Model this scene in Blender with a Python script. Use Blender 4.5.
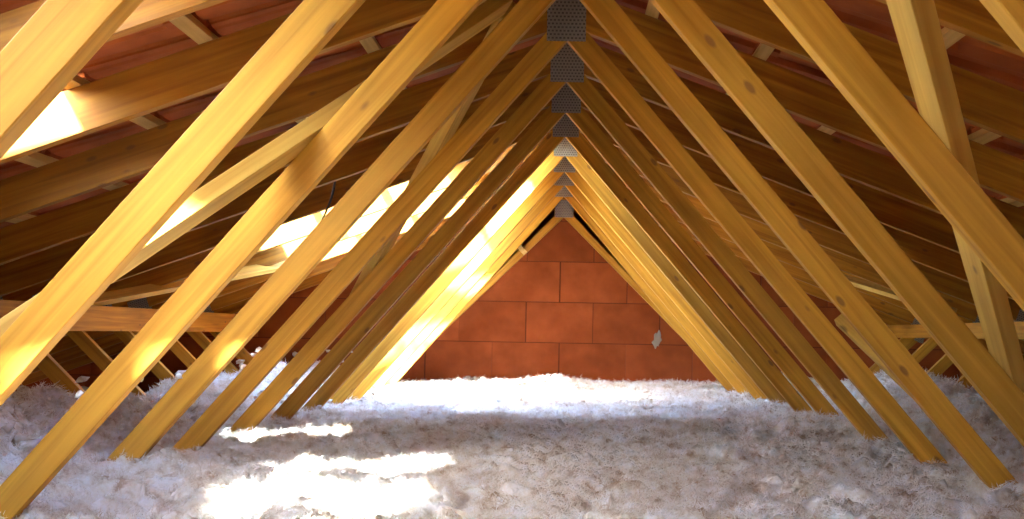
import bpy, bmesh, math, random
import numpy as np
from mathutils import Vector, Matrix

random.seed(4)
rng = np.random.default_rng(7)
scene = bpy.context.scene
for o in list(bpy.data.objects):
    bpy.data.objects.remove(o)
C = scene.collection

# ------------------------------------------------------------------ camera
CZ = 0.82                      # camera height above the ceiling boards of the rooms below (floor = z 0)
F, VX, VY, ROLL = 1200.0, 561.8, 334.1, 0.01806
cam = bpy.data.cameras.new('camera')
cam.sensor_fit = 'HORIZONTAL'
cam.sensor_width = 36.0
cam.lens = 36.0 * F / 1024
cam.shift_x = -(VX - 512) / 1024
cam.shift_y = (VY - 259.5) / 1024
cam.clip_start = 0.02
camo = bpy.data.objects.new('camera', cam)
C.objects.link(camo)
camo.matrix_world = Matrix.Translation((0, 0, CZ)) @ Matrix.Rotation(math.pi / 2, 4, 'X') @ Matrix.Rotation(ROLL, 4, 'Z')
scene.camera = camo

# ------------------------------------------------------------------ world, sun, exposure
w = bpy.data.worlds.new('sky')
scene.world = w
w.use_nodes = True
nt = w.node_tree
nt.nodes.clear()
wo = nt.nodes.new('ShaderNodeOutputWorld')
bg = nt.nodes.new('ShaderNodeBackground')
sk = nt.nodes.new('ShaderNodeTexSky')
sk.sky_type = 'NISHITA'
sk.sun_disc = False
sk.sun_elevation = math.radians(36)
sk.sun_rotation = math.radians(214)
bg.inputs['Strength'].default_value = 17.0
nt.links.new(sk.outputs[0], bg.inputs['Color'])
nt.links.new(bg.outputs[0], wo.inputs['Surface'])

SUN_DIR = Vector((0.35, 0.73, -0.65)).normalized()
sl = bpy.data.lights.new('sun', 'SUN')
sl.energy = 330.0
sl.angle = math.radians(4.5)     # hazy sun scattered by ribbed glass tiles
sl.color = (1.0, 0.97, 0.92)
so = bpy.data.objects.new('sun', sl)
C.objects.link(so)
so.location = (-3, -4, 6)
so.rotation_euler = SUN_DIR.to_track_quat('-Z', 'Y').to_euler()

vs = scene.view_settings
vs.view_transform = 'Standard'
vs.look = 'None'
vs.gamma = 1.0
vs.use_curve_mapping = False
vs.exposure = -0.5
FILL_BULB_POWER = 520.0  # emission strength of the added fill bulb

# ------------------------------------------------------------------ materials
def mat(name):
    m = bpy.data.materials.new(name)
    m.use_nodes = True
    n = m.node_tree.nodes
    n.clear()
    out = n.new('ShaderNodeOutputMaterial')
    p = n.new('ShaderNodeBsdfPrincipled')
    m.node_tree.links.new(p.outputs[0], out.inputs['Surface'])
    return m, n, m.node_tree.links, p, out

def ramp(n, stops):
    r = n.new('ShaderNodeValToRGB')
    e = r.color_ramp.elements
    while len(e) < len(stops):
        e.new(0.5)
    for i, (pos, col) in enumerate(stops):
        e[i].position = pos
        e[i].color = (*col, 1)
    return r

def wood(name, dark, light, knot):
    m, n, l, p, out = mat(name)
    tc = n.new('ShaderNodeTexCoord')
    oi = n.new('ShaderNodeObjectInfo')
    off = n.new('ShaderNodeVectorMath'); off.operation = 'SCALE'
    cmb = n.new('ShaderNodeCombineXYZ')
    for k in range(3):
        l.new(oi.outputs['Random'], cmb.inputs[k])
    l.new(cmb.outputs[0], off.inputs[0]); off.inputs['Scale'].default_value = 37.0
    add = n.new('ShaderNodeVectorMath'); add.operation = 'ADD'
    l.new(tc.outputs['Object'], add.inputs[0]); l.new(off.outputs[0], add.inputs[1])
    mp = n.new('ShaderNodeMapping')
    mp.inputs['Scale'].default_value = (0.8, 22, 22)
    l.new(add.outputs[0], mp.inputs['Vector'])
    g = n.new('ShaderNodeTexNoise')
    g.inputs['Scale'].default_value = 2.2; g.inputs['Detail'].default_value = 6; g.inputs['Distortion'].default_value = 0.6
    l.new(mp.outputs[0], g.inputs['Vector'])
    r = ramp(n, [(0.3, dark), (0.7, light)])
    l.new(g.outputs['Fac'], r.inputs['Fac'])
    # broad blotches along the board
    mp2 = n.new('ShaderNodeMapping'); mp2.inputs['Scale'].default_value = (1.5, 6, 6)
    l.new(add.outputs[0], mp2.inputs['Vector'])
    g2 = n.new('ShaderNodeTexNoise'); g2.inputs['Scale'].default_value = 1.6; g2.inputs['Detail'].default_value = 3
    l.new(mp2.outputs[0], g2.inputs['Vector'])
    mr = n.new('ShaderNodeMapRange'); mr.inputs['From Min'].default_value = 0.3; mr.inputs['From Max'].default_value = 0.7
    mr.inputs['To Min'].default_value = 0.78; mr.inputs['To Max'].default_value = 1.12
    l.new(g2.outputs['Fac'], mr.inputs['Value'])
    hv = n.new('ShaderNodeHueSaturation')
    l.new(r.outputs[0], hv.inputs['Color']); l.new(mr.outputs[0], hv.inputs['Value'])
    # per-board tone
    mr2 = n.new('ShaderNodeMapRange'); mr2.inputs['To Min'].default_value = 0.85; mr2.inputs['To Max'].default_value = 1.12
    l.new(oi.outputs['Random'], mr2.inputs['Value'])
    hv2 = n.new('ShaderNodeHueSaturation')
    l.new(hv.outputs[0], hv2.inputs['Color']); l.new(mr2.outputs[0], hv2.inputs['Value'])
    # knots
    mp3 = n.new('ShaderNodeMapping'); mp3.inputs['Scale'].default_value = (5.5, 13, 13)
    l.new(add.outputs[0], mp3.inputs['Vector'])
    v = n.new('ShaderNodeTexVoronoi'); v.inputs['Scale'].default_value = 1.0
    l.new(mp3.outputs[0], v.inputs['Vector'])
    kr = n.new('ShaderNodeMapRange'); kr.inputs['From Min'].default_value = 0.07; kr.inputs['From Max'].default_value = 0.12
    kr.inputs['To Min'].default_value = 0.75; kr.inputs['To Max'].default_value = 0.0
    l.new(v.outputs['Distance'], kr.inputs['Value'])
    mx = n.new('ShaderNodeMixRGB'); mx.inputs['Color2'].default_value = (*knot, 1)
    l.new(kr.outputs[0], mx.inputs['Fac']); l.new(hv2.outputs[0], mx.inputs['Color1'])
    l.new(mx.outputs[0], p.inputs['Base Color'])
    p.inputs['Roughness'].default_value = 0.62
    p.inputs['Specular IOR Level'].default_value = 0.25
    b = n.new('ShaderNodeBump'); b.inputs['Strength'].default_value = 0.15; b.inputs['Distance'].default_value = 0.004
    l.new(g.outputs['Fac'], b.inputs['Height']); l.new(b.outputs[0], p.inputs['Normal'])
    return m

M = {}
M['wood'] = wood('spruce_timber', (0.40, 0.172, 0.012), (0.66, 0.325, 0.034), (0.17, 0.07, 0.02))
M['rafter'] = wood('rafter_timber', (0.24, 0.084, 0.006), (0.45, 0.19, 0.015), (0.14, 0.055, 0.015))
M['batten'] = wood('pale_batten', (0.55, 0.34, 0.10), (0.74, 0.50, 0.18), (0.3, 0.15, 0.05))
M['brace'] = wood('pale_brace_board', (0.48, 0.25, 0.04), (0.70, 0.42, 0.085), (0.2, 0.1, 0.03))

m, n, l, p, out = mat('galvanised_plate')
p.inputs['Metallic'].default_value = 0.55
p.inputs['Roughness'].default_value = 0.5
tc = n.new('ShaderNodeTexCoord')
br = n.new('ShaderNodeTexBrick')
br.inputs['Scale'].default_value = 1.0
br.inputs['Brick Width'].default_value = 0.012; br.inputs['Row Height'].default_value = 0.011
br.inputs['Mortar Size'].default_value = 0.0028
br.inputs['Color1'].default_value = (0.10, 0.095, 0.085, 1); br.inputs['Color2'].default_value = (0.14, 0.13, 0.115, 1)
br.inputs['Mortar'].default_value = (0.30, 0.28, 0.25, 1)
mp = n.new('ShaderNodeMapping'); mp.inputs['Rotation'].default_value = (math.pi / 2, 0, 0)
l.new(tc.outputs['Object'], mp.inputs['Vector']); l.new(mp.outputs[0], br.inputs['Vector'])
l.new(br.outputs['Color'], p.inputs['Base Color'])
M['plate'] = m

def clay(name, c1, c2, rough=0.85):
    m, n, l, p, out = mat(name)
    tc = n.new('ShaderNodeTexCoord'); oi = n.new('ShaderNodeObjectInfo')
    g = n.new('ShaderNodeTexNoise'); g.noise_dimensions = '4D'; g.inputs['Scale'].default_value = 7; g.inputs['Detail'].default_value = 7
    l.new(tc.outputs['Object'], g.inputs['Vector'])
    mu = n.new('ShaderNodeMath'); mu.operation = 'MULTIPLY'; mu.inputs[1].default_value = 31
    l.new(oi.outputs['Random'], mu.inputs[0]); l.new(mu.outputs[0], g.inputs['W'])
    r = ramp(n, [(0.3, c1), (0.72, c2)])
    l.new(g.outputs['Fac'], r.inputs['Fac'])
    mr = n.new('ShaderNodeMapRange'); mr.inputs['To Min'].default_value = 0.86; mr.inputs['To Max'].default_value = 1.12
    l.new(oi.outputs['Random'], mr.inputs['Value'])
    hv = n.new('ShaderNodeHueSaturation'); l.new(r.outputs[0], hv.inputs['Color']); l.new(mr.outputs[0], hv.inputs['Value'])
    l.new(hv.outputs[0], p.inputs['Base Color'])
    p.inputs['Roughness'].default_value = rough
    p.inputs['Specular IOR Level'].default_value = 0.15
    b = n.new('ShaderNodeBump'); b.inputs['Strength'].default_value = 0.25; b.inputs['Distance'].default_value = 0.004
    l.new(g.outputs['Fac'], b.inputs['Height']); l.new(b.outputs[0], p.inputs['Normal'])
    return m
M['block'] = clay('red_clay_block', (0.21, 0.044, 0.010), (0.31, 0.070, 0.017))
M['mortar'] = clay('wall_joint', (0.09, 0.018, 0.006), (0.13, 0.028, 0.010))
M['grey_mortar'] = clay('grey_mortar', (0.28, 0.24, 0.19), (0.42, 0.38, 0.30))
M['tile'] = clay('terracotta_tile', (0.25, 0.052, 0.012), (0.46, 0.12, 0.030))
M['board'] = clay('plaster_board', (0.5, 0.47, 0.42), (0.6, 0.57, 0.52))

m, n, l, p, out = mat('clear_glass_tile')
tr = n.new('ShaderNodeBsdfTransparent'); tr.inputs['Color'].default_value = (0.93, 0.97, 1.0, 1)
gl = n.new('ShaderNodeBsdfGlossy'); gl.inputs['Roughness'].default_value = 0.05
ms = n.new('ShaderNodeMixShader'); ms.inputs['Fac'].default_value = 0.06
l.new(tr.outputs[0], ms.inputs[1]); l.new(gl.outputs[0], ms.inputs[2]); l.new(ms.outputs[0], out.inputs['Surface'])
M['glass'] = m

m, n, l, p, out = mat('mineral_wool')
tc = n.new('ShaderNodeTexCoord')
g = n.new('ShaderNodeTexNoise'); g.inputs['Scale'].default_value = 16; g.inputs['Detail'].default_value = 7; g.inputs['Roughness'].default_value = 0.65
l.new(tc.outputs['Object'], g.inputs['Vector'])
r = ramp(n, [(0.35, (0.54, 0.40, 0.27)), (0.47, (0.82, 0.75, 0.64)), (0.60, (0.94, 0.93, 0.91))])
l.new(g.outputs['Fac'], r.inputs['Fac']); l.new(r.outputs[0], p.inputs['Base Color'])
p.inputs['Roughness'].default_value = 1.0
p.inputs['Specular IOR Level'].default_value = 0.0
trl = n.new('ShaderNodeBsdfTranslucent'); l.new(r.outputs[0], trl.inputs['Color'])
ms = n.new('ShaderNodeMixShader'); ms.inputs['Fac'].default_value = 0.3
l.new(p.outputs[0], ms.inputs[1]); l.new(trl.outputs[0], ms.inputs[2]); l.new(ms.outputs[0], out.inputs['Surface'])
M['wool'] = m

m, n, l, p, out = mat('black_rubber')
p.inputs['Base Color'].default_value = (0.015, 0.012, 0.01, 1); p.inputs['Roughness'].default_value = 0.5
M['rubber'] = m
m, n, l, p, out = mat('fill_bulb_glow')
em = n.new('ShaderNodeEmission'); em.inputs['Color'].default_value = (1.0, 0.64, 0.30, 1); em.inputs['Strength'].default_value = FILL_BULB_POWER
l.new(em.outputs[0], out.inputs['Surface'])
M['bulb'] = m

# ------------------------------------------------------------------ helpers
def link(name, me, parent=None, mw=None):
    o = bpy.data.objects.new(name, me)
    C.objects.link(o)
    if parent is not None:
        o.parent = parent
    if mw is not None:
        o.matrix_local = mw
    return o

def tag(o, label, cat, group=None):
    o['label'] = label; o['category'] = cat
    if group: o['group'] = group
    return o

def struct(o, label=None, cat=None):
    o['kind'] = 'structure'
    if label: o['label'] = label
    if cat: o['category'] = cat
    return o

def mesh(name, verts, faces, m, smooth=False):
    me = bpy.data.meshes.new(name)
    me.from_pydata([tuple(v) for v in verts], [], faces)
    me.materials.append(m)
    if smooth:
        for q in me.polygons: q.use_smooth = True
    me.update()
    return me

def finish(bm, name, m, bevel=0.0, smooth=False):
    bmesh.ops.recalc_face_normals(bm, faces=bm.faces)
    if bevel:
        bmesh.ops.bevel(bm, geom=list(bm.edges), offset=bevel, segments=1, affect='EDGES', profile=0.5)
    me = bpy.data.meshes.new(name)
    bm.to_mesh(me); bm.free()
    me.materials.append(m)
    if smooth:
        for q in me.polygons: q.use_smooth = True
    return me

def prism(name, poly, t, m, ax=None, bevel=0.0015):
    """poly: list of (x,z) in the truss plane, extruded t in y (centred). Local x runs along the piece. Returns mesh, matrix."""
    cx = sum(q[0] for q in poly) / len(poly); cz = sum(q[1] for q in poly) / len(poly)
    a = 0.0 if ax is None else math.atan2(ax[1], ax[0])
    ca, sa = math.cos(a), math.sin(a)
    bm = bmesh.new()
    loc = [((x - cx) * ca + (z - cz) * sa, -(x - cx) * sa + (z - cz) * ca) for x, z in poly]
    A = [bm.verts.new((x, -t / 2, z)) for x, z in loc]
    B = [bm.verts.new((x, t / 2, z)) for x, z in loc]
    bm.faces.new(A); bm.faces.new(B[::-1])
    k = len(A)
    for i in range(k):
        bm.faces.new((A[i], B[i], B[(i + 1) % k], A[(i + 1) % k]))
    me = finish(bm, name, m, bevel)
    return me, Matrix.Translation((cx, 0, cz)) @ Matrix.Rotation(-a, 4, 'Y')

def box_mesh(name, x0, x1, y0, y1, z0, z1, m, bevel=0.0):
    bm = bmesh.new()
    vs_ = [bm.verts.new((x, y, z)) for x in (x0, x1) for y in (y0, y1) for z in (z0, z1)]
    for f in ((0, 1, 3, 2), (4, 6, 7, 5), (0, 4, 5, 1), (2, 3, 7, 6), (0, 2, 6, 4), (1, 5, 7, 3)):
        bm.faces.new([vs_[i] for i in f])
    return finish(bm, name, m, bevel)

def tube(name, pts, r, m, seg=6):
    bm = bmesh.new()
    rings = []
    pts = [Vector(q) for q in pts]
    for i, q in enumerate(pts):
        d = (pts[min(i + 1, len(pts) - 1)] - pts[max(i - 1, 0)]).normalized()
        u = d.orthogonal().normalized(); v = d.cross(u)
        rr = r[i] if isinstance(r, (list, tuple)) else r
        rings.append([bm.verts.new(q + (u * math.cos(6.2832 * k / seg) + v * math.sin(6.2832 * k / seg)) * rr) for k in range(seg)])
    for a, b in zip(rings, rings[1:]):
        for k in range(seg):
            bm.faces.new((a[k], a[(k + 1) % seg], b[(k + 1) % seg], b[k]))
    bm.faces.new(rings[0]); bm.faces.new(rings[-1])
    return finish(bm, name, m, 0, True)

# ------------------------------------------------------------------ dimensions (heights relative to the camera, + CZ)
SP, D0 = 0.60, 0.103             # truss spacing and phase
T = 0.365                        # roof pitch (tan)
TH = math.atan(T); CO, SI = math.cos(TH), math.sin(TH)
HR = 0.955 + CZ                  # underside of the rafters at the ridge
RV = 0.124                       # rafter depth measured vertically
HV = 0.908 + CZ                  # inner edge of the two diagonals where they meet
MW = 1.152                       # slope of the diagonals
CH = 0.10                        # top of bottom chord
TK = 0.036
TILE0 = HR + RV + 0.027 / CO     # underside plane of the tiles at the ridge
Y_WALL, Y_BACK = 8.90, -1.80
X_EAVE = 4.75
def truss_y(n): return D0 + SP * n

# ------------------------------------------------------------------ floor and walls
fl = link('floor', box_mesh('floor', -X_EAVE - .2, X_EAVE + .2, Y_BACK - .2, Y_WALL + .2, -0.04, 0, M['board']))
struct(fl, 'plasterboard ceiling of the rooms below, carrying the insulation', 'floor')

def roof_z(x): return TILE0 - T * abs(x)
for side, sx in (('left', -1), ('right', 1)):
    a, b = sorted((sx * X_EAVE, sx * (X_EAVE + .2)))
    o = link('wall_' + side, box_mesh('wall_' + side, a, b, Y_BACK - .2, Y_WALL + .2, 0.0, roof_z(X_EAVE + .2) - 0.03, M['mortar']))
    struct(o, 'low clay wall under the %s eave' % ('sunlit' if sx < 0 else 'shaded'), 'wall')

def gable(name, y0, y1, m):
    pts = [(-X_EAVE, 0), (X_EAVE, 0), (X_EAVE, roof_z(X_EAVE) - .03), (0, roof_z(0) - .03), (-X_EAVE, roof_z(X_EAVE) - .03)]
    vsx = [(x, y0, z) for x, z in pts] + [(x, y1, z) for x, z in pts]
    fs = [(0, 1, 2, 3, 4), (9, 8, 7, 6, 5)] + [(i, i + 5, (i + 1) % 5 + 5, (i + 1) % 5) for i in range(5)]
    return link(name, mesh(name, vsx, fs, m))
wb = struct(gable('wall_back', Y_BACK - .2, Y_BACK, M['mortar']), 'clay gable wall at the near end of the attic', 'wall')
wf = struct(gable('wall_front', Y_WALL + .012, Y_WALL + .2, M['mortar']), 'red clay block gable wall closing the end of the attic', 'wall')

def clip(poly, a, b, c):         # keep a*x+b*z<=c
    res = []
    for i in range(len(poly)):
        P, Q = poly[i], poly[(i + 1) % len(poly)]
        p_, q_ = a * P[0] + b * P[1] - c, a * Q[0] + b * Q[1] - c
        if p_ <= 0: res.append(P)
        if p_ * q_ < 0:
            k = p_ / (p_ - q_)
            res.append((P[0] + (Q[0] - P[0]) * k, P[1] + (Q[1] - P[1]) * k))
    return res

BL, BH, J = 0.496, 0.301, 0.006
zrow0 = -0.066 + CZ
for iz in range(-3, 5):
    z0 = zrow0 + BH * iz
    xo = -0.019 if iz % 2 else 0.229   # joints
    for ix in range(-11, 11):
        x0 = xo + BL * ix + random.uniform(-.003, .003)
        poly = [(x0 + J / 2, z0 + J / 2), (x0 + BL - J / 2, z0 + J / 2), (x0 + BL - J / 2, z0 + BH - J / 2), (x0 + J / 2, z0 + BH - J / 2)]
        poly = clip(poly, T, 1, TILE0 - .035)
        if len(poly) > 2: poly = clip(poly, -T, 1, TILE0 - .035)
        if len(poly) > 2: poly = clip(poly, 0, -1, -0.005)
        if len(poly) > 2: poly = clip(poly, 1, 0, X_EAVE - .01)
        if len(poly) > 2: poly = clip(poly, -1, 0, X_EAVE - .01)
        ar = 0.5 * abs(sum(poly[i][0] * poly[(i + 1) % len(poly)][1] - poly[(i + 1) % len(poly)][0] * poly[i][1] for i in range(len(poly)))) if len(poly) > 2 else 0
        if ar < 0.004: continue
        me, mw = prism('block', poly, 0.03, M['block'], None, 0.0)
        link('block', me, wf, Matrix.Translation((0, Y_WALL + .0135 + random.uniform(-.003, .003), 0)) @ mw)
# grey mortar smear on one block
bm = bmesh.new()
bmesh.ops.create_icosphere(bm, subdivisions=3, radius=1)
for v in bm.verts:
    x_, y_, z_ = v.co
    v.co = Vector((x_ * .030 * (1 + .25 * math.sin(7 * z_ + 2 * x_)) + .008 * math.sin(2.5 * z_), y_ * .008, (z_ + .25 * math.sin(6 * x_) * abs(z_)) * .062))
o = link('mortar_smear', finish(bm, 'mortar_smear', M['grey_mortar']), wf, Matrix.Translation((.707, Y_WALL - .002, CZ - .03)))
o['label'] = 'grey mortar smear'

# ------------------------------------------------------------------ roof covering: battens, tiles, glass tiles
TW, TL, EXPO = 0.30, 0.42, 0.36
def tile_mesh(name, L, m):
    prof = [(0.0, .012), (.022, .026), (.045, .012), (.058, 0), (.135, 0), (.150, .010), (.165, 0), (.255, 0), (.270, .004), (.3, .004)]
    th = .013
    V, Fc = [], []
    for x in (0.0, L):
        rise = .024 * x / TL
        for y, z in prof: V.append((x, y, z * .8 + rise))
        for y, z in prof: V.append((x, y, z * .8 + rise + th))
    k = len(prof)
    for i in range(k - 1):
        Fc.append((i, i + 1, 2 * k + i + 1, 2 * k + i))
        Fc.append((k + i, 3 * k + i, 3 * k + i + 1, k + i + 1))
    for i in range(k - 1):
        Fc.append((i, k + i, k + i + 1, i + 1)); Fc.append((2 * k + i, 2 * k + i + 1, 3 * k + i + 1, 3 * k + i))
    Fc.append((0, 2 * k, 3 * k, k)); Fc.append((k - 1, 2 * k - 1, 4 * k - 1, 3 * k - 1))
    # hanging nib behind the batten
    b = len(V)
    for x in (.046, .066):
        for y in (.18, .23):
            for z in (-.016, .006): V.append((x, y, z))
    for f in ((0, 1, 3, 2), (4, 6, 7, 5), (0, 4, 5, 1), (0, 2, 6, 4), (2, 3, 7, 6)):
        Fc.append(tuple(b + i for i in f))
    return mesh(name, V, Fc, m)

ME_T = tile_mesh('tile', TL, M['tile'])
ME_TR = tile_mesh('tile_ridge', .30, M['tile'])
ME_G = tile_mesh('glass_tile', TL, M['glass'])
NCOL = 37
def col_y(j): return 0.143 + TW * (j - 7)   # every second tile starts just past a rafter
# (row, column) of the clear glass tiles in the sunny slope
GLASS = set()
for row, bay, half in ((2, 2, 0), (2, 3, 0),                       # over the near sun patch
                       (2, 1, 0), (2, 0, 0),  # out of view, added so sunlight bounces up off the wool
                       # beside the fifth rafter
                       (1, 9, 0), (2, 9, 0), (0, 9, 0), (1, 10, 0), (2, 10, 0),  # over the far sun patch
                       (2, 9, 1), (3, 9, 1), (1, 9, 1), (1, 10, 1), (2, 10, 1), (3, 10, 1), (3, 10, 0),
                       (1, 11, 1), (2, 11, 1), (3, 11, 1), (3, 11, 0)):
    GLASS.add((row, 7 + 2 * bay + half))
HALF_GLASS = {(3, 7 + 2 * 4 + 1)}     # a narrow glass tile against the fifth rafter

def in_frame(pt):
    if pt[1] < 0.3: return False
    u = VX + F * pt[0] / pt[1]; v = VY - F * (pt[2] - CZ) / pt[1]
    return -60 < u < 1084 and -60 < v < 560

for side, sx in (('left', -1), ('right', 1)):
    xd = Vector((sx * CO, 0, -SI)); zd = Vector((sx * SI, 0, CO)); yd = zd.cross(xd)
    R = Matrix((xd, yd, zd)).transposed().to_4x4()
    eave_len = X_EAVE / CO + .15
    # the ceiling object is the counter lath board at the eave; tiles and battens are its pieces
    bmx = Matrix.Translation((0, 0, TILE0)) @ R
    root = link('ceiling_' + side, box_mesh('eave_board', eave_len - .02, eave_len + .01, *(sorted((sx * (Y_BACK - .1), sx * (Y_WALL + .1)))), -.15, .03, M['rafter']), None, bmx)
    struct(root, 'tiled roof slope on the %s, terracotta tiles on pale battens' % ('sunny side with clear glass tiles' if sx < 0 else 'shaded side without glass tiles'), 'roof')
    inv = bmx.inverted()
    # battens
    bl = box_mesh('batten', 0.0, .040, Y_BACK, Y_WALL, -.027, 0, M['batten'])
    # local x of a batten mesh must follow its length for the grain: build along x
    bl = box_mesh('batten', Y_BACK, Y_WALL, -.040, 0.0, -.027, 0, M['batten'], .001)
    Rb = Matrix((Vector((0, 1, 0)), Vector((0, 0, 0)), zd))
    for i in range(-1, 13):
        s = .264 + EXPO * i if i >= 0 else .02
        base = Vector((0, 0, TILE0)) + xd * s
        ex = Vector((0, 1, 0)); ez = zd; ey = ez.cross(ex)     # ey = -xd for right, +xd... for left
        mw = Matrix((ex, ey, ez)).transposed().to_4x4()
        sh = base if ey.dot(xd) < 0 else base + xd * .040
        link('batten', bl, root, inv @ (Matrix.Translation(sh) @ mw))
    cells = []
    for i in range(-1, 13):
        s = .264 + EXPO * i if i >= 0 else .02
        for j in range(NCOL):
            y = col_y(j)
            cpt = Vector((0, y + TW / 2, TILE0)) + xd * (s + .18)
            y0 = y if sx > 0 else y + TW
            mw = Matrix.Translation(Vector((0, y0, TILE0)) + xd * s) @ R
            cells.append((0 if in_frame(cpt) else 1, (cpt - Vector((0, 0, CZ))).length, i, j, mw))
    cells.sort(key=lambda q: (q[0], q[1]))
    V, Fc = [], []
    cnt = 0
    for vis, d, i, j, mw in cells:
        if sx < 0 and (i, j) in GLASS:
            o = link('glass_tile', ME_G, root, inv @ mw); o['label'] = 'clear glass tile'
            continue
        if sx < 0 and (i, j) in HALF_GLASS:
            sc_ = Matrix.Diagonal((1, .7, 1, 1)); sd_ = Matrix.Diagonal((1, .3, 1, 1))
            o = link('glass_tile', ME_G, root, inv @ mw @ sc_); o['label'] = 'narrow clear glass tile'
            link('tile', ME_T, root, inv @ mw @ Matrix.Translation((0, .21, 0)) @ sd_)
            continue
        me = ME_TR if i < 0 else ME_T
        jit = Matrix.Translation((random.uniform(-.003, .003), 0, random.uniform(0, .002)))
        if cnt < 285:
            link('tile', me, root, inv @ mw @ jit); cnt += 1
        else:
            b = len(V)
            mm = inv @ mw @ jit
            V += [mm @ v.co for v in me.vertices]
            Fc += [tuple(b + k for k in q.vertices) for q in me.polygons]
    o = link('tile_field', mesh('tile_field', V, Fc, M['tile']), root)
    o['kind'] = 'stuff'

# ridge cap tiles
rc = bpy.data.objects.new('trim_1', None); C.objects.link(rc)
rc.location = (0, 0, TILE0)
struct(rc, 'row of half-round terracotta ridge tiles along the roof top', 'ridge')
V, Fc = [], []
k = 9
for yy in (0, .42):
    for rr in (.15, .165):
        for q in range(k):
            a = math.pi * q / (k - 1)
            V.append((rr * math.cos(a) * (1 + .05 * (yy == 0)), yy, rr * math.sin(a) * .75 - .03))
for q in range(k - 1):
    Fc += [(q, q + 1, 2 * k + q + 1, 2 * k + q), (k + q, 3 * k + q, 3 * k + q + 1, k + q + 1), (q, k + q, k + q + 1, q + 1), (2 * k + q, 2 * k + q + 1, 3 * k + q + 1, 3 * k + q)]
Fc += [(0, 2 * k, 3 * k, k), (k - 1, 2 * k - 1, 4 * k - 1, 3 * k - 1)]
ME_RC = mesh('ridge_tile', V, Fc, M['tile'])
for j in range(27):
    link('ridge_tile', ME_RC, rc, Matrix.Translation((0, Y_BACK - .05 + .4 * j, 0)))

# ------------------------------------------------------------------ roof trusses
def web_polys(hv, mwb, wid, s):
    dv = wid * math.sqrt(1 + mwb * mwb)
    xi = (hv + dv - HR) / (mwb - T)
    poly = [(0.0005, hv), ((hv - CH) / mwb, CH), ((hv + dv - CH) / mwb, CH), (xi, HR - T * xi - .0005), (0.0005, HR - .0005)]
    return [(s * x, z) for x, z in poly]
def truss_meshes(hv, mwb, wid):
    out = {}
    for s in (-1, 1):
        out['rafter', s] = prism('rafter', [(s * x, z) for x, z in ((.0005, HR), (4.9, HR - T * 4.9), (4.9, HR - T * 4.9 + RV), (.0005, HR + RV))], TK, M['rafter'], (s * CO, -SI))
        out['diagonal', s] = prism('diagonal', web_polys(hv, mwb, wid, s), TK, M['wood'], (s, -mwb))
        # strut from the foot of the diagonal up to the middle of the rafter
        fx = (hv + wid * math.sqrt(1 + mwb * mwb) - CH) / mwb + .004
        tx = fx + .83
        z1 = HR - T * tx
        sl_ = (z1 - CH) / (tx - fx)
        ww = .060 * math.sqrt(1 + 1 / sl_ ** 2)
        x2 = (HR - CH + sl_ * (fx + ww)) / (sl_ + T)
        out['strut', s] = prism('strut', [(s * x, z) for x, z in ((fx, CH), (fx + ww, CH), (x2, HR - T * x2 - .0005), (tx, z1 - .0005))], TK, M['wood'], (s, sl_))
        out['px', s] = ((tx + x2) / 2, )
    out['chord', 0] = prism('bottom_chord', [(-4.7, .0), (4.7, .0), (4.7, CH - .0005), (-4.7, CH - .0005)], TK, M['wood'], (1, 0))
    return out
STD = truss_meshes(HV, MW, .064)
GAB = truss_meshes(HV - .079, .985, .060)
PL_R = box_mesh('ridge_plate', -.060, .060, -.001, .001, -.004, .168, M['plate'])
PL_G = box_mesh('ridge_plate', -.066, .066, -.001, .001, -.002, .122, M['plate'])
PL_S = box_mesh('strut_plate', -.055, .055, -.001, .001, -.050, .050, M['plate'])

ORD = {1: 'first', 2: 'second', 3: 'third', 4: 'fourth', 5: 'fifth', 6: 'sixth', 7: 'seventh', 8: 'eighth', 9: 'ninth', 10: 'tenth',
       11: 'eleventh', 12: 'twelfth', 13: 'thirteenth', 14: 'fourteenth'}
for nidx in range(14, 1, -1):
    y = truss_y(nidx)
    K = GAB if nidx == 14 else STD
    root = bpy.data.objects.new('roof_truss', None); C.objects.link(root)
    root.location = (0, y + TK / 2, 0)
    if nidx == 14:
        lab = 'wooden gable truss with a square grey ridge plate, right against the red block wall'
    else:
        lab = 'wooden roof truss, %s in line counted from the red block gable wall' % ORD[15 - nidx]
    tag(root, lab, 'roof truss', 'wooden roof trusses in a row')
    for s in (-1, 1):
        for nm in ('rafter', 'diagonal', 'strut'):
            me, mw = K[nm, s]
            link(nm, me, root, mw)
        px = K['px', s][0]
        for yy in (-TK / 2 - .0012, TK / 2 + .0012):
            link('strut_plate', PL_S, root, Matrix.Translation((s * px, yy, HR - T * px + .012)) @ Matrix.Rotation(s * TH, 4, 'Y'))
    me, mw = K['chord', 0]
    link('bottom_chord', me, root, mw)
    for yy in (-TK / 2 - .0012, TK / 2 + .0012):
        link('ridge_plate', PL_G if nidx == 14 else PL_R, root, Matrix.Translation((random.uniform(-.004, .004), yy, (HV - .079) if nidx == 14 else HV)))
    if nidx == 14:
        o = link('cleat', box_mesh('cleat', -.016, .016, -.03, .03, -.05, .05, M['batten'], .001), root, Matrix.Translation((-.30, -.05, CZ + .60)) @ Matrix.Rotation(-.75, 4, 'Y'))

# ------------------------------------------------------------------ braces
def brace(name, p, q, wid, thick, nrm, m, label, group=None):
    p, q = Vector(p), Vector(q)
    d = (q - p); L = d.length; d.normalize()
    nrm = Vector(nrm); nrm = (nrm - d * nrm.dot(d)).normalized()
    e = nrm.cross(d)
    mw = Matrix((d, e, nrm)).transposed().to_4x4()
    me = box_mesh(name, 0, L, -wid / 2, wid / 2, 0, thick, m, .0015)
    o = link(name, me, None, Matrix.Translation(p) @ mw)
    return tag(o, label, 'brace', group)

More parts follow.
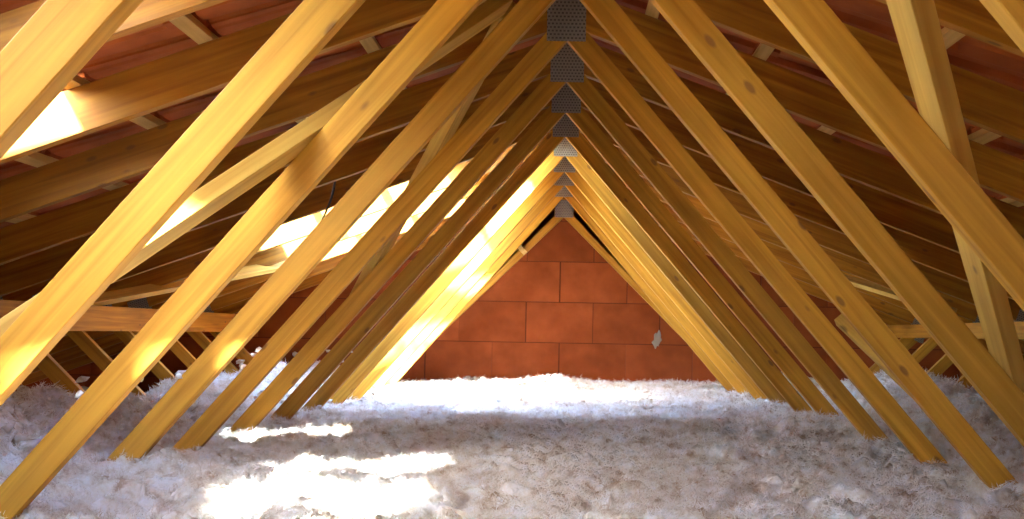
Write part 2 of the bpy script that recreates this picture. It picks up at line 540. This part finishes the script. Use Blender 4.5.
DV = .064 * math.sqrt(1 + MW * MW)
def on_web(s, x, y): return (s * x, y, HV + DV - MW * x + .001)   # on the outer edges of the diagonals
NW = (MW / math.hypot(1, MW), 1 / math.hypot(1, MW))
for s, a, b, wd, lab in (
    (-1, (.93, 1.93), (.15, 3.07), .062, 'slanting brace board with a dark upper face climbing to the ridge on the sunny side'),
    (-1, (.14, 3.20), (.86, 4.78), .075, 'pale brace board falling from the ridge behind the sunlit diagonals'),
    (1, (.12, 1.06), (1.03, 2.71), .062, 'steep brace board crossing behind the diagonals on the shaded side near the camera'),
    (1, (.83, 3.65), (1.06, 3.42), .040, 'short pale brace board low on the shaded side diagonals')):
    brace('brace_board', on_web(s, *a), on_web(s, *b), wd, .036, (s * NW[0], 0, NW[1]), M['brace'], lab)

def under_rafter(x, y): return (x, y, HR - T * abs(x) - .001)
brace('brace_board', under_rafter(-2.75, 5.0), under_rafter(-1.5, 6.95), .10, .024, (-SI, 0, -CO), M['brace'], 'wide pale brace board nailed under the rafters on the sunny side')
brace('brace_board', under_rafter(1.45, 7.05), under_rafter(2.15, 6.58), .10, .024, (SI, 0, -CO), M['brace'], 'wide pale brace board nailed under the rafters on the shaded side')
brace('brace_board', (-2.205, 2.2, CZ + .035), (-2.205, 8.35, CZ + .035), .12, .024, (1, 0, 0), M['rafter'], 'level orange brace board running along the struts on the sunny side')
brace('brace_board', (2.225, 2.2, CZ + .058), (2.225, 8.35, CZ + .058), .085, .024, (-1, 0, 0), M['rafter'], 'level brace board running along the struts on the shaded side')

# ------------------------------------------------------------------ hanging cable
yc = truss_y(8) + .05
pts = []
for i in range(13):
    k = i / 12
    pts.append((-.945 - .07 * k + .012 * math.sin(5 * k), yc + .02 * k, HR - T * .90 + .04 - .30 * k))
tag(link('cable', tube('cable', pts, .0055, M['rubber'])), 'short black cable dangling from a rafter on the sunny side', 'cable')

# ------------------------------------------------------------------ unseen bulb added behind the camera as warm fill light
bx, by, bz = -.32, -.45, CZ + .38
root = bpy.data.objects.new('fill_bulb', None); C.objects.link(root); root.location = (bx, by, bz)
tag(root, 'added fill light, a bare bulb hanging on a black cord below the ridge', 'fill light')
top = TILE0 - T * abs(bx) - .02 - bz
link('cord', tube('cord', [(0, 0, top), (.004, 0, top * .6), (0, 0, .11)], .004, M['rubber']), root)
link('socket', tube('socket', [(0, 0, .12), (0, 0, .115), (0, 0, .06), (0, 0, .045)], [.008, .02, .021, .018], M['rubber'], 10), root)
link('bulb', tube('bulb', [(0, 0, .048), (0, 0, .03), (0, 0, .012), (0, 0, -.01), (0, 0, -.028), (0, 0, -.036)], [.013, .017, .028, .032, .022, .004], M['bulb'], 10), root)

# ------------------------------------------------------------------ loose insulation
def lattice(seed):
    return np.random.default_rng(seed).random((256, 256))
def vnoise(x, y, seed):
    g = lattice(seed)
    xi, yi = np.floor(x).astype(int), np.floor(y).astype(int)
    fx, fy = x - xi, y - yi
    fx, fy = fx * fx * (3 - 2 * fx), fy * fy * (3 - 2 * fy)
    a, b = g[xi & 255, yi & 255], g[(xi + 1) & 255, yi & 255]
    c, d = g[xi & 255, (yi + 1) & 255], g[(xi + 1) & 255, (yi + 1) & 255]
    return (a * (1 - fx) + b * fx) * (1 - fy) + (c * (1 - fx) + d * fx) * fy
def sstep(a, b, x):
    k = np.clip((x - a) / (b - a), 0, 1); return k * k * (3 - 2 * k)
def wool_z(x, y, fine=True):
    z = CZ - .40 + 0 * x
    z += .055 * (vnoise(x * 1.1 + 3, y * 1.3 + 5, 1) - .5) + .05 * (vnoise(x * 3.1, y * 2.6, 2) - .5)
    # long soft ridges across the attic
    z += .035 * np.exp(-((y - 4.35 - .12 * np.sin(2 * x)) / .28) ** 2) * sstep(1.7, .6, np.abs(x))
    z += -.02 * np.exp(-((y - 6.0) / .6) ** 2) + .02 * np.exp(-((y - 8.4) / .5) ** 2)
    z += .05 * np.exp(-((y - 5.3) / 1.2) ** 2) * sstep(.2, 1.2, x)
    z -= .05 * np.exp(-((y - 2.45) / .35) ** 2 - ((x + 1.05) / .4) ** 2)
    # banked up towards the eaves
    ax = np.abs(x)
    z += (.05 + .14 * vnoise(x * 1.4 + 9, y * 1.7 + 1, 3)) * sstep(1.25, 1.75, ax)
    z -= .26 * sstep(1.75, 2.35, ax)
    if fine:
        for sc, am, sd in ((7, .046, 4), (14, .040, 5), (29, .028, 6), (58, .014, 7)):
            nz = vnoise(x * sc + .37 * sd, y * sc + .71 * sd, sd)
            z += am * (np.abs(2 * nz - 1) - .45) * -1.0
    lim = HR - T * ax - .06
    return np.minimum(z, np.maximum(lim, .06))

def spaced(segs):
    out = []
    for a, b, st in segs:
        out += list(np.arange(a, b, st))
    return np.array(out + [segs[-1][1]])
xs = spaced([(-4.7, -2.4, .07), (-2.4, -1.5, .024), (-1.5, 1.5, .0105), (1.5, 2.4, .024), (2.4, 4.7, .07)])
ys = spaced([(Y_BACK + .03, 1.9, .07), (1.9, 4.6, .0105), (4.6, 8.88, .02)])
XX, YY = np.meshgrid(xs, ys, indexing='ij')
ZZ = wool_z(XX, YY)
XX2 = XX + .012 * (vnoise(XX * 40, YY * 40, 11) - .5); YY2 = YY + .02 * (vnoise(XX * 33, YY * 33, 12) - .5)
nx, ny = len(xs), len(ys)
gv = np.stack([XX2.ravel(), YY2.ravel(), ZZ.ravel()], 1)
ii, jj = np.meshgrid(np.arange(nx - 1), np.arange(ny - 1), indexing='ij')
a = (ii * ny + jj).ravel()
q1 = np.stack([a, a + ny, a + ny + 1], 1); q2 = np.stack([a, a + ny + 1, a + 1], 1)
gt = np.concatenate([q1, q2])

# crumpled flocks
def ico():
    bm = bmesh.new(); bmesh.ops.create_icosphere(bm, subdivisions=1, radius=1)
    v = np.array([q.co[:] for q in bm.verts]); f = np.array([[w_.index for w_ in q.verts] for q in bm.faces]); bm.free()
    return v, f
iv, itf = ico()
variants = []
for k in range(14):
    rr = np.random.default_rng(50 + k)
    variants.append(iv * (.35 + 1.1 * rr.random(len(iv)) ** 1.5)[:, None] + .35 * (rr.random(iv.shape) - .5))
P = []
def scatter(n_, x0, x1, y0, y1, r0, r1):
    x = rng.uniform(x0, x1, n_); y = rng.uniform(y0, y1, n_)
    P.append(np.stack([x, y, wool_z(x, y) + .25 * r0, rng.uniform(r0, r1, n_)], 1))
scatter(1500, -1.5, 1.5, 1.95, 3.6, .005, .012)
scatter(1200, -1.6, 1.6, 3.6, 6.0, .008, .018)
scatter(900, -1.5, 1.5, 6.0, 8.85, .012, .026)
scatter(700, -2.3, -1.4, 2.4, 8.0, .012, .030)
scatter(700, 1.4, 2.3, 2.4, 8.0, .012, .030)
# flocks caught on the feet of the diagonals and struts
for nidx in range(3, 14):
    for s in (-1, 1):
        for _ in range(10):
            x = s * rng.uniform(1.0, 1.32); y = truss_y(nidx) + rng.uniform(-.03, .09)
            zz = wool_z(np.array([x]), np.array([y]))[0] + rng.uniform(0, .03)
            P.append(np.array([[x, y, zz, rng.uniform(.01, .024)]]))
        for _ in range(9):
            k = rng.uniform(0.25, .62); fx = 1.50
            P.append(np.array([[s * (fx + .83 * k - .02), truss_y(nidx) + rng.uniform(-.01, .05), CH + (HR - T * 2.33 - CH) * k + .03, rng.uniform(.012, .03)]]))
        if s < 0:
            for _ in range(3):
                zz = CZ + rng.uniform(-.30, -.05)
                P.append(np.array([[-(HV + DV - zz) / MW - .008, truss_y(nidx) + rng.uniform(0, .04), zz, rng.uniform(.008, .016)]]))
P = np.concatenate(P)
tv, tt = [], []
base = len(gv)
for k, (x, y, z, r0) in enumerate(P):
    v = variants[k % 14]
    a = rng.uniform(0, 6.28); ca, sa = math.cos(a), math.sin(a)
    vv = np.stack([v[:, 0] * ca - v[:, 1] * sa, v[:, 0] * sa + v[:, 1] * ca, v[:, 2] * .72], 1) * r0 + (x, y, z)
    tv.append(vv); tt.append(itf + base); base += len(v)
# loose fibres standing up from the surface
def fibres(n_, x0, x1, y0, y1, ln, wd, lift):
    global base
    x = rng.uniform(x0, x1, n_); y = rng.uniform(y0, y1, n_)
    z = wool_z(x, y) - .004 + lift * rng.random(n_) ** 2.5
    d = rng.normal(size=(n_, 3))
    # fibres lean together in tufts
    d[:, 0] += 3 * (vnoise(x * 22, y * 22, 21) - .5); d[:, 1] += 3 * (vnoise(x * 22 + 9, y * 22 + 4, 22) - .5)
    d[:, 2] = np.abs(d[:, 2]) * .8 + .15; d /= np.linalg.norm(d, axis=1)[:, None]
    L = rng.uniform(.4, 1, n_)[:, None] * ln
    p0 = np.stack([x, y, z], 1)
    e = np.cross(d, rng.normal(size=(n_, 3))); e /= np.linalg.norm(e, axis=1)[:, None]
    v = np.stack([p0 - e * wd, p0 + e * wd, p0 + d * L], 1).reshape(-1, 3)
    tv.append(v); tt.append(np.arange(3 * n_).reshape(-1, 3) + base); base += 3 * n_
fibres(420000, -1.5, 1.5, 1.95, 4.0, .022, .0009, .014)
fibres(260000, -1.6, 1.6, 4.0, 6.4, .028, .0014, .016)
fibres(120000, -1.6, 1.6, 6.4, 8.85, .034, .0020, .018)
fibres(45000, -2.3, -1.5, 2.4, 7.5, .035, .0022, .02)
fibres(45000, 1.5, 2.3, 2.4, 7.5, .035, .0022, .02)
av = np.concatenate([gv] + tv); at_ = np.concatenate([gt] + tt)
me = bpy.data.meshes.new('loose_insulation')
me.vertices.add(len(av)); me.vertices.foreach_set('co', av.astype(np.float32).ravel())
me.loops.add(at_.size); me.loops.foreach_set('vertex_index', at_.astype(np.int32).ravel())
me.polygons.add(len(at_)); me.polygons.foreach_set('loop_start', (np.arange(len(at_)) * 3).astype(np.int32))
sm = np.ones(len(at_), bool)
me.polygons.foreach_set('use_smooth', sm)
me.materials.append(M['wool'])
me.update(calc_edges=True)
me.validate()
o = link('loose_insulation', me)
o['kind'] = 'stuff'
tag(o, 'thick fluffy layer of loose white mineral wool insulation covering the attic floor', 'insulation')
